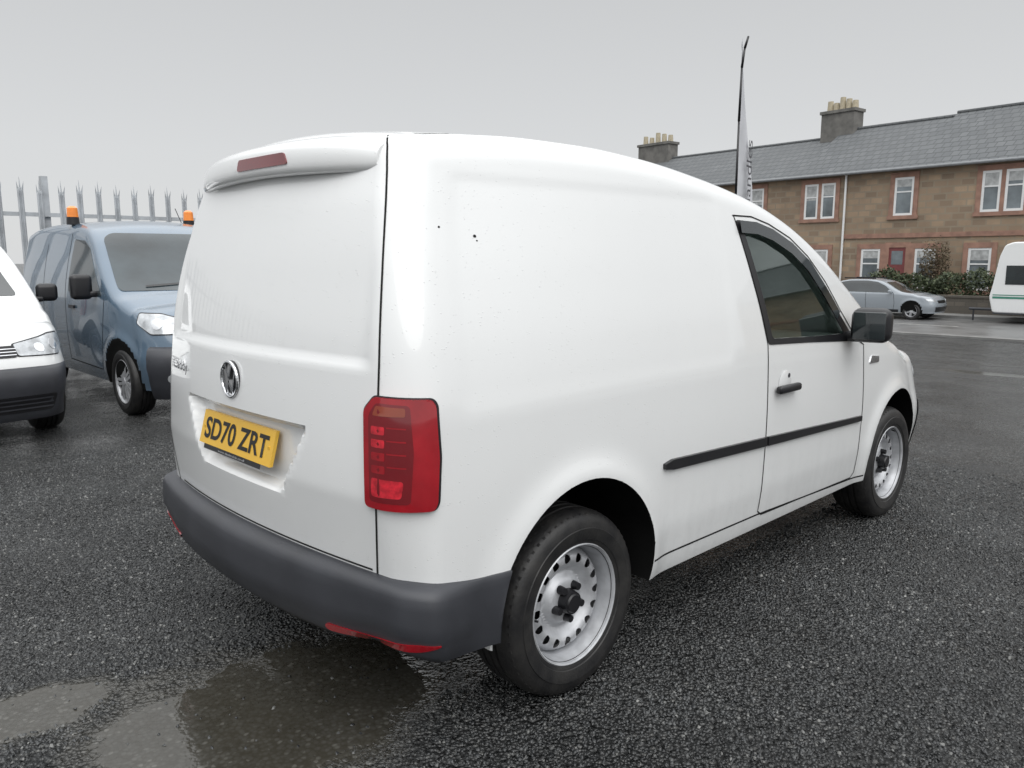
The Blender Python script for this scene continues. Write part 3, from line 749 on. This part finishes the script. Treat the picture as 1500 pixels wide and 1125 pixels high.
ysg=[-400,-100,-30,-8,0,8,30,100,400]
V=[(x,y,gz(x)) for x in xs for y in ysg];n=len(ysg)
F=[(i*n+j,(i+1)*n+j,(i+1)*n+j+1,i*n+j+1) for i in range(len(xs)-1) for j in range(n-1)]
mkobj('ground',V,F,M['ground'],None,True)
NS=105000
ang=rng.uniform(0,2*math.pi,NS*2);rad=3.9*np.sqrt(rng.rand(NS*2))
X=.35+rad*np.cos(ang);Y=.0+rad*np.sin(ang)
ok=~((np.abs(Y)<.55)&(X>-.2)&(X<3.2))
wob=.22*np.sin(X*9+1)*np.sin(Y*11)+.15*np.sin(X*23+Y*17)
dd=np.sqrt(((X+.78)/.68)**2+((Y+.22)/.50)**2)+wob
d2=np.sqrt(((X+1.35)/.26)**2+((Y-.30)/.18)**2)+wob
keep=(np.minimum(dd,d2)>1.0)|(rng.rand(NS*2)<.03)
ok&=keep&(rng.rand(NS*2)<np.clip(1.5-rad/3.9,0,1)*1.2)
X=X[ok][:NS];Y=Y[ok][:NS];n=len(X)
base2=np.array([(1,.1,-.3),(.1,1,-.3),(-1,-.1,-.3),(0,-1,-.3),(.55,.1,.75),(0,.6,.8),(-.6,-.1,.7),(.1,-.6,.85)],float)
fq=np.array([(4,5,6),(4,6,7),(0,1,4),(1,5,4),(1,2,5),(2,6,5),(2,3,6),(3,7,6),(3,0,7),(0,4,7)])
sz=rng.uniform(.0035,.0085,n);th=rng.uniform(0,6.283,n)
co=base2[None]*(1+.25*rng.normal(size=(n,8,1)))+.14*rng.normal(size=(n,8,3))
co*=np.stack([sz,sz*rng.uniform(.6,1,n),sz*rng.uniform(.45,.8,n)],1)[:,None,:]
c,s_=np.cos(th)[:,None],np.sin(th)[:,None]
tiltx=rng.normal(size=(n,1))*.25
xx=co[...,0]*c-co[...,1]*s_;yy_=co[...,0]*s_+co[...,1]*c;zz=co[...,2]+xx*tiltx
vv=np.stack([xx+X[:,None],yy_+Y[:,None],zz+.001],2).reshape(-1,3)
ff=(fq[None]+8*np.arange(n)[:,None,None]).reshape(-1,3)
me=bpy.data.meshes.new('gravel');me.vertices.add(len(vv));me.vertices.foreach_set('co',vv.ravel())
me.loops.add(ff.size);me.loops.foreach_set('vertex_index',ff.ravel().astype(np.int32))
me.polygons.add(len(ff));me.polygons.foreach_set('loop_start',np.arange(0,ff.size,3,dtype=np.int32));me.polygons.foreach_set('loop_total',np.full(len(ff),3,dtype=np.int32))
me.update(calc_edges=True);me.validate()
gm,nt,b=newmat('stone_chips');g=N(nt,'ShaderNodeNewGeometry')
damp=mapr(nt,noise(nt,g.outputs['Position'],.9,6,.65),.42,.60,.62,1.)
nt.links.new(mixc(nt,1.,ramp(nt,g.outputs['Random Per Island'],CH),damp,'MULTIPLY'),b.inputs['Base Color'])
nt.links.new(mapr(nt,g.outputs['Random Per Island'],0,1,.12,.38),b.inputs['Roughness']);b.inputs['IOR'].default_value=1.5
me.materials.append(gm);o=bpy.data.objects.new('gravel',me);scene.collection.objects.link(o)

M['road']=simple('wet_asphalt',(.13,.13,.13),.35,var=.25,nscale=1.2,bstr=.3,bscale=80)
M['pave']=simple('pavement_concrete',(.19,.19,.185),.5,var=.2,nscale=2,bstr=.3,bscale=60)
k=MB();k.box((23.2,-80,-.9),(31.0,80,-.774));k.obj('road',M['road'])
k=MB();k.box((22.95,-80,-.9),(23.2,80,-.72));k.obj('kerb',M['pave'])
k=MB();k.box((31.0,-80,-.9),(31.15,80,-.67));k.obj('kerb.001',M['pave'])
k=MB();k.box((31.15,-80,-.9),(32.4,80,-.675));k.obj('pavement',M['pave'])
k=MB();
for y in range(-60,60,6): k.box((27.0,y,-.775),(27.1,y+3,-.770))
k.obj('road_marking',simple('road_paint',(.32,.32,.30),.6,var=.5,nscale=6))

# ------------------------------------------------------------------ house
def brickm(name,c1,c2,mort,sc,bw=.5,rh=.25,axis='YZ',ms=.02,dark=.55):
    m,nt,b=newmat(name);tc=N(nt,'ShaderNodeTexCoord');s=N(nt,'ShaderNodeSeparateXYZ');nt.links.new(tc.outputs['Object'],s.inputs[0])
    cb_=N(nt,'ShaderNodeCombineXYZ');
    nt.links.new(s.outputs[0 if axis[0]=='X' else 1],cb_.inputs[0]);nt.links.new(s.outputs[2],cb_.inputs[1])
    br=N(nt,'ShaderNodeTexBrick');nt.links.new(cb_.outputs[0],br.inputs['Vector']);br.inputs['Scale'].default_value=sc
    br.inputs['Color1'].default_value=(*c1,1);br.inputs['Color2'].default_value=(*c2,1);br.inputs['Mortar'].default_value=(*mort,1)
    br.inputs['Brick Width'].default_value=bw;br.inputs['Row Height'].default_value=rh;br.inputs['Mortar Size'].default_value=ms;br.inputs['Bias'].default_value=0
    nz=noise(nt,tc.outputs['Object'],1.8,6,.7);nz2=noise(nt,tc.outputs['Object'],.35,3,.6)
    cc=mixc(nt,mapr(nt,nz,.3,.7,0.,.6),br.outputs['Color'],tuple(x*dark for x in c1))
    nt.links.new(mixc(nt,mapr(nt,nz2,.35,.65,0.,.35),cc,tuple(x*.62 for x in c2)),b.inputs['Base Color'])
    b.inputs['Roughness'].default_value=.8
    bump(nt,b,br.outputs['Fac'],-.5,.01);return m
M['stone']=brickm('sandstone_wall',(.46,.335,.225),(.22,.165,.12),(.31,.265,.20),1.0,.55,.28,dark=.62,ms=.035)
M['slate']=brickm('slate_roof',(.115,.122,.128),(.150,.158,.163),(.055,.058,.062),1.0,.35,.24,ms=.02,dark=.75)
M['redstone']=simple('red_sandstone',(.31,.18,.135),.8,var=.25,nscale=3)
M['upvc']=simple('white_frame',(.78,.79,.79),.4,var=.03)
M['wglass']=simple('house_glass',(.14,.165,.18),.08,spec=.8,var=.5,nscale=1.)
M['reddoor']=simple('red_door',(.19,.05,.05),.5)
M['pot']=simple('chimney_pot',(.42,.37,.27),.8)
M['gutter']=simple('gutter_grey',(.22,.23,.24),.5)
M['curtain']=simple('curtain',(.42,.43,.43),.8,var=.3,nscale=5)
hs=empty('stone_house',(35.1,6.89,0),-math.atan(.1))
ZG=-.8;ZE=5.40;DEP=8.0;U0,U1=-26.,23.5
k=MB();k.box((0,U0,ZG-.2),(DEP,U1,ZE))
ridge=[(U0,4.0,8.12),(4.0,9.6,7.98),(9.6,U1,7.68)]
k.add([(0,U1-.002,ZE),(DEP,U1-.002,ZE),(DEP/2,U1-.002,7.54),(0,U0+.002,ZE),(DEP,U0+.002,ZE),(DEP/2,U0+.002,7.98)],[(0,1,2),(3,5,4)])
k.obj('walls',M['stone'],hs)
k=MB()
for a,b,zr in ridge:
    o=.28;th_=.12
    for xe in (-o,DEP+o):
        ze=ZE
        k.add([(xe,a,ze),(xe,b,ze),(DEP/2,b,zr),(DEP/2,a,zr),(xe,a,ze-th_),(xe,b,ze-th_),(DEP/2,b,zr-th_),(DEP/2,a,zr-th_)],[(0,1,2,3),(7,6,5,4),(0,4,5,1),(1,5,6,2),(2,6,7,3),(3,7,4,0)])
    k.cyl((DEP/2,a,zr+.01),(DEP/2,b,zr+.01),.09,n=8)
k.obj('roof',M['slate'],hs)
k=MB();k.cyl((-.36,U0,ZE-.06),(-.36,U1,ZE-.06),.07,n=8);
k.obj('gutter',M['gutter'],hs)
k=MB();k.cyl((-.09,6.98,ZG),(-.09,6.98,ZE-.1),.05,n=10);k.cyl((-.09,6.98,ZE-.1),(-.36,6.98,ZE-.06),.05,n=8);k.cyl((-.09,-6.5,ZG),(-.09,-6.5,ZE-.1),.05,n=10);k.obj('downpipe',M['upvc'],hs)
k=MB()
k.box((-.05,U0,2.38),(-.002,7.0,2.58));k.box((-.04,U0,ZG),(-.003,U1,-.2));
k.obj('string_course',M['redstone'],hs)
wi=MB()
def window(ua,ub,z0,z1,parts=1,door=False):
    W_=ub-ua;sw=.20
    wi.box((-.05,ua-sw,z0-.16),(.02,ua,z1+.22),0);wi.box((-.05,ub,z0-.16),(.02,ub+sw,z1+.22),0)
    wi.box((-.052,ua,z1),(.02,ub,z1+.22),0);wi.box((-.075,ua-sw-.05,z0-.165),(.02,ub+sw+.05,z0-.001),0)
    mw=.16 if parts==2 else 0
    pw=(W_-mw)/parts
    for i in range(parts):
        a=ua+i*(pw+mw);b=a+pw
        if i>0: wi.box((-.05,a-mw,z0),(.02,a,z1),0)
        if door:
            wi.box((-.02,a,z0),(-.004,b,z1),3);wi.box((-.026,a+.12,z1-.75),(-.019,b-.12,z1-.15),2);wi.box((-.026,a+.12,z0+.2),(-.019,b-.12,z0+1.0),3);continue
        f=.10
        wi.box((-.03,a,z0),(-.002,a+f,z1),1);wi.box((-.03,b-f,z0),(-.002,b,z1),1)
        wi.box((-.028,a+f,z0),(-.002,b-f,z0+f),1);wi.box((-.028,a+f,z1-f),(-.002,b-f,z1),1)
        zm=z0+(z1-z0)*.62;wi.box((-.034,a+f,zm-.03),(-.002,b-f,zm+.03),1)
        wi.box((-.012,a+f,z0+f),(-.003,b-f,z1-f),2)
        wi.box((-.0135,a+f,z1-f-.25-.5*random.random()),(-.0125,b-f,z1-f),4)
for (a,b,n_) in ((7.5,9.1,2),(3.85,4.7,1),(-.5,1.1,2),(11.4,12.3,1),(14.5,15.9,2),(18.5,19.4,1),(-4.6,-3.7,1),(-8.5,-7,2)): window(a,b,3.35,5.0,n_)
for (a,b) in ((5.15,6.05),(2.7,3.6),(.5,1.4),(7.7,8.6),(11.4,12.3),(-4.6,-3.6),(14.6,15.6)): window(a,b,.15,1.9,1)
window(4.0,4.75,-.7,1.95,1,True);window(-1.6,-.7,-.7,1.95,1,True);window(9.6,10.4,-.7,1.95,1,True)
wi.obj('windows_and_doors',[M['redstone'],M['upvc'],M['wglass'],M['reddoor'],M['curtain']],hs)
for i,(ua,ub,zr) in enumerate(((8.8,10.6,7.9),(20.9,23.4,7.6))):
    k=MB();x=DEP/2
    k.box((x-.45,ua,zr-.6),(x+.45,ub,zr+.95),0);k.box((x-.52,ua-.07,zr+.95),(x+.52,ub+.07,zr+1.10),0)
    nP=5
    for j in range(nP):
        u=ua+.22+(ub-ua-.44)*j/(nP-1); hh=.42+.12*((j*7)%3)
        k.cyl((x,u,zr+1.10),(x,u,zr+1.10+hh),.17,.14,n=12,mi=1)
    k.obj('chimney_%d'%(i+1),[simple('chimney_stone',(.15,.145,.135),.85,var=.3,nscale=3),M['pot']],hs)
M['gwall']=brickm('garden_wall_stone',(.16,.14,.115),(.11,.10,.085),(.10,.09,.08),1.0,.4,.2)
k=MB();k.box((32.4,-60,-.8),(32.75,60,-.05),0);k.box((32.36,-60,-.05),(32.79,60,.03),0);k.obj('garden_wall',M['gwall'])
def leafm(name,a,b_):
    m,nt,b=newmat(name);g=N(nt,'ShaderNodeNewGeometry')
    nt.links.new(mixc(nt,g.outputs['Random Per Island'],a,b_),b.inputs['Base Color']);b.inputs['Roughness'].default_value=.6;return m
def leaves(n_,sampler,size):
    V=[];F=[]
    for i in range(n_):
        c=sampler();s=size*(.6+.8*rng.rand());a=rng.normal(size=3);a/=np.linalg.norm(a);b=np.cross(a,rng.normal(size=3));b/=np.linalg.norm(b)
        o=len(V);V+=[tuple(c-a*s),tuple(c+b*s*.5),tuple(c+a*s),tuple(c-b*s*.5)];F.append((o,o+1,o+2,o+3))
    return V,F
def hsamp():
    y=rng.uniform(-2,11.5);t=.82+.14*math.sin(y*1.9)+.1*math.sin(y*5.3+1)
    x=33.3+rng.uniform(-.55,.55);z=-.5+(t+.5)*(rng.rand()**.55);return np.array((x+.06*rng.normal(),y,z+.05*rng.normal()))
V,F=leaves(16000,hsamp,.065);mkobj('hedge',V,F,leafm('hedge_leaves',(.022,.038,.018),(.10,.12,.06)),None,False)
def ssamp():
    a=rng.uniform(0,6.28);r=.75*rng.rand()**.6;z=rng.rand();return np.array((34.2+r*math.cos(a)*.6,9.2+r*math.sin(a)*(1-.3*z),-.6+2.5*z**.8+.2*rng.normal()))
V,F=leaves(2600,ssamp,.05);k=MB();k.add(V,F,0)
for i in range(26):
    a=rng.uniform(0,6.28);r=.7*rng.rand();k.cyl((34.2,9.2,-.8),(34.2+r*math.cos(a)*.5,9.2+r*math.sin(a),1.2+.6*rng.rand()),.025,.006,n=5,mi=1)
k.obj('shrub',[leafm('shrub_leaves',(.07,.05,.03),(.15,.12,.07)),simple('bark',(.08,.06,.045),.9)],None,False)

# ------------------------------------------------------------------ caravan
cv=empty('caravan',(29.6,5.86,-.775))
prof=[(0.12,.36),(-0.02,.9),(.06,1.3),(.20,2.3),(.34,2.70),(.6,2.80),(5.2,2.80),(5.5,2.66),(5.7,1.4),(5.75,.9),(5.65,.36)]
prof=roundpoly(prof,.1,4);k=MB();n=len(prof)
vs=[(0,-a,b) for a,b in prof]+[(2.1,-a,b) for a,b in prof]
k.add(vs,[tuple(range(n)),tuple(range(2*n-1,n-1,-1))]+[(i,n+i,n+(i+1)%n,(i+1)%n) for i in range(n)],0)
o=k.obj('body',M['white'],cv,False)
md=o.modifiers.new('bev','BEVEL');md.width=.05;md.segments=3
k=MB()
for (a,b,z0,z1) in ((.45,1.25,1.35,2.0),(2.0,2.9,1.35,2.0),(4.2,5.1,1.35,2.0)): k.box((-.012,-b,z0),(-.004,-a,z1),0)
k.box((.35,.0-.10,1.45),(1.75,-.06,2.0),0)
k.obj('windows',M['glassdark'],cv)
k=MB();k.box((-.008,-5.6,.86),(-.003,-.1,.93));k.box((-.008,-5.6,.97),(-.003,-.1,1.0));k.obj('stripe',simple('green_stripe',(.05,.22,.16),.5),cv)
k=MB();k.box((-.02,-5.5,.32),(2.12,-.15,.36));k.cyl((1.05,-.1,.42),(1.05,.9,.42),.05,n=8);k.cyl((1.05,.75,.0),(1.05,.75,.45),.03,n=8);k.obj('chassis_and_drawbar',M['bumper'],cv)
for x in (.2,1.9): 
    w_=add_wheel('alloy05',(x,-3.2,.315),x>1,cv,'wheel'); w_.rotation_euler=(0,0,math.pi/2 if x>1 else -math.pi/2)

# ------------------------------------------------------------------ palisade fence
M['galv']=simple('galvanised_steel',(.42,.44,.46),.55,metal=.1,var=.18,nscale=6)
k=MB();FY=9.35
x=-14.02;i=0
while x<9:
    zt_=2.46+.02*math.sin(i*1.7);w_=.036
    jx=x+.006*rng.normal()
    cs=[(-w_,0),(-w_*.55,-.018),(-w_*.2,-.004),(0,-.012),(w_*.2,-.004),(w_*.55,-.018),(w_,0)]
    bot=[(jx+a,FY-.05+b,.05) for a,b in cs];top=[(jx+a,FY-.05+b,zt_-.16) for a,b in cs]
    tip=[(jx-w_*1.15,FY-.075,zt_-.04),(jx-w_*.6,FY-.055,zt_-.12),(jx-w_*.3,FY-.05,zt_-.12),(jx,FY-.04,zt_+.03),(jx+w_*.3,FY-.05,zt_-.12),(jx+w_*.6,FY-.055,zt_-.12),(jx+w_*1.15,FY-.075,zt_-.04)]
    k.add(bot+top+tip,[(a,a+1,a+8,a+7) for a in range(6)]+[(a+7,a+8,a+15,a+14) for a in range(6)])
    x+=.232;i+=1
for px in (-10.4,-7.6,-4.8,-2.0,1.13,4.0,6.8): k.box((px-.04,FY,0),(px+.04,FY+.09,2.52))
for z in (.45,2.0): k.box((-14,FY-.045,z),(9,FY-.005,z+.05))
k.obj('palisade_fence',M['galv'])

# ------------------------------------------------------------------ feather flag
fl=empty('feather_flag',(8.2,3.42,gz(8.2)))
k=MB();pts=[(0,0,0),(0,0,2.2),(.0,0,3.4),(.0,-.01,4.1),(.02,-.03,4.35),(.05,-.06,4.5)]
for a,b in zip(pts[:-1],pts[1:]): k.cyl(a,b,.018,.014,n=8)
k.cyl((-.4,0,.03),(.4,0,.03),.02,n=8);k.cyl((0,-.4,.03),(0,.4,.03),.02,n=8)
k.obj('pole',M['black'],fl,True)
V=[];F=[];nz_,nw=50,10
FA=math.radians(49)-.62
for i in range(nz_+1):
    t=i/nz_;z=1.1+3.38*t
    wd=.80*min(1,(1-t)/.55)**.9*(.75+.25*min(1,t/.2))
    for j in range(nw+1):
        s=j/nw;off=.04*math.sin(s*5+t*7)*s*(1-.7*t)
        V.append((wd*s*math.cos(FA)*.95+off*.5,wd*s*math.sin(FA)-off*.7,z-.12*s*s))
for i in range(nz_):
    for j in range(nw): F.append((i*(nw+1)+j,i*(nw+1)+j+1,(i+1)*(nw+1)+j+1,(i+1)*(nw+1)+j))
mkobj('banner',V,F,simple('banner_fabric',(.60,.61,.64),.8,var=.15,nscale=2),fl,True)
fd=Vector((math.cos(FA),math.sin(FA),0))
text_mesh('banner_text','vanlandles',1.3,.26,fd*.40+Vector((.015,-.035,2.55)),(0,0,1),-fd,simple('banner_ink',(.08,.08,.09),.8),fl,.012)

# ------------------------------------------------------------------ world, sun, camera
w=bpy.data.worlds.new('World');scene.world=w;w.use_nodes=True;nt=w.node_tree
bg=nt.nodes['Background']
sky=N(nt,'ShaderNodeTexSky',sky_type='NISHITA');sky.sun_disc=False
SE,SA=math.radians(48),math.radians(242)
sky.sun_elevation=SE;sky.sun_rotation=math.pi/2-SA
tc=N(nt,'ShaderNodeTexCoord');s=N(nt,'ShaderNodeSeparateXYZ');nt.links.new(tc.outputs['Generated'],s.inputs[0])
rp=N(nt,'ShaderNodeValToRGB');nt.links.new(s.outputs[2],rp.inputs[0]);e=rp.color_ramp.elements
def g_(v,t=(1.,1.012,1.02)): return (v*t[0]/2.5,v*t[1]/2.5,v*t[2]/2.5,1)
e[0].position=0;e[0].color=g_(.68);e[1].position=1;e[1].color=g_(2.2)
for ps,vl in ((.12,.675),(.30,.59),(.42,.80),(.65,1.6)):
    x=e.new(ps);x.color=g_(vl)
sc=N(nt,'ShaderNodeVectorMath',operation='SCALE');nt.links.new(rp.outputs[0],sc.inputs[0]);sc.inputs[3].default_value=26.
mx=mixc(nt,.04,sc.outputs[0],sky.outputs[0])
nt.links.new(mx,bg.inputs[0]);bg.inputs[1].default_value=.1
sd=bpy.data.lights.new('sun','SUN');sd.energy=1.3;sd.angle=math.radians(60);sd.color=(1,.985,.96)
so=bpy.data.objects.new('sun',sd);scene.collection.objects.link(so)
dv=Vector((math.cos(SA)*math.cos(SE),math.sin(SA)*math.cos(SE),math.sin(SE)))
so.rotation_euler=dv.to_track_quat('Z','Y').to_euler()
cd=bpy.data.cameras.new('camera');co=bpy.data.objects.new('camera',cd);scene.collection.objects.link(co);scene.camera=co
yaw,pit,rol,f=.7993,.1568,.0011,1161.4
fw=Vector((math.cos(yaw)*math.cos(pit),math.sin(yaw)*math.cos(pit),-math.sin(pit)));r=Vector((math.sin(yaw),-math.cos(yaw),0));u=r.cross(fw)
co.matrix_world=Matrix(((r.x,u.x,-fw.x,-1.9026),(r.y,u.y,-fw.y,-2.5078),(r.z,u.z,-fw.z,1.4588),(0,0,0,1)))
cd.sensor_fit='HORIZONTAL';cd.sensor_width=36;cd.lens=f/1500*36;cd.clip_start=.05;cd.clip_end=2000
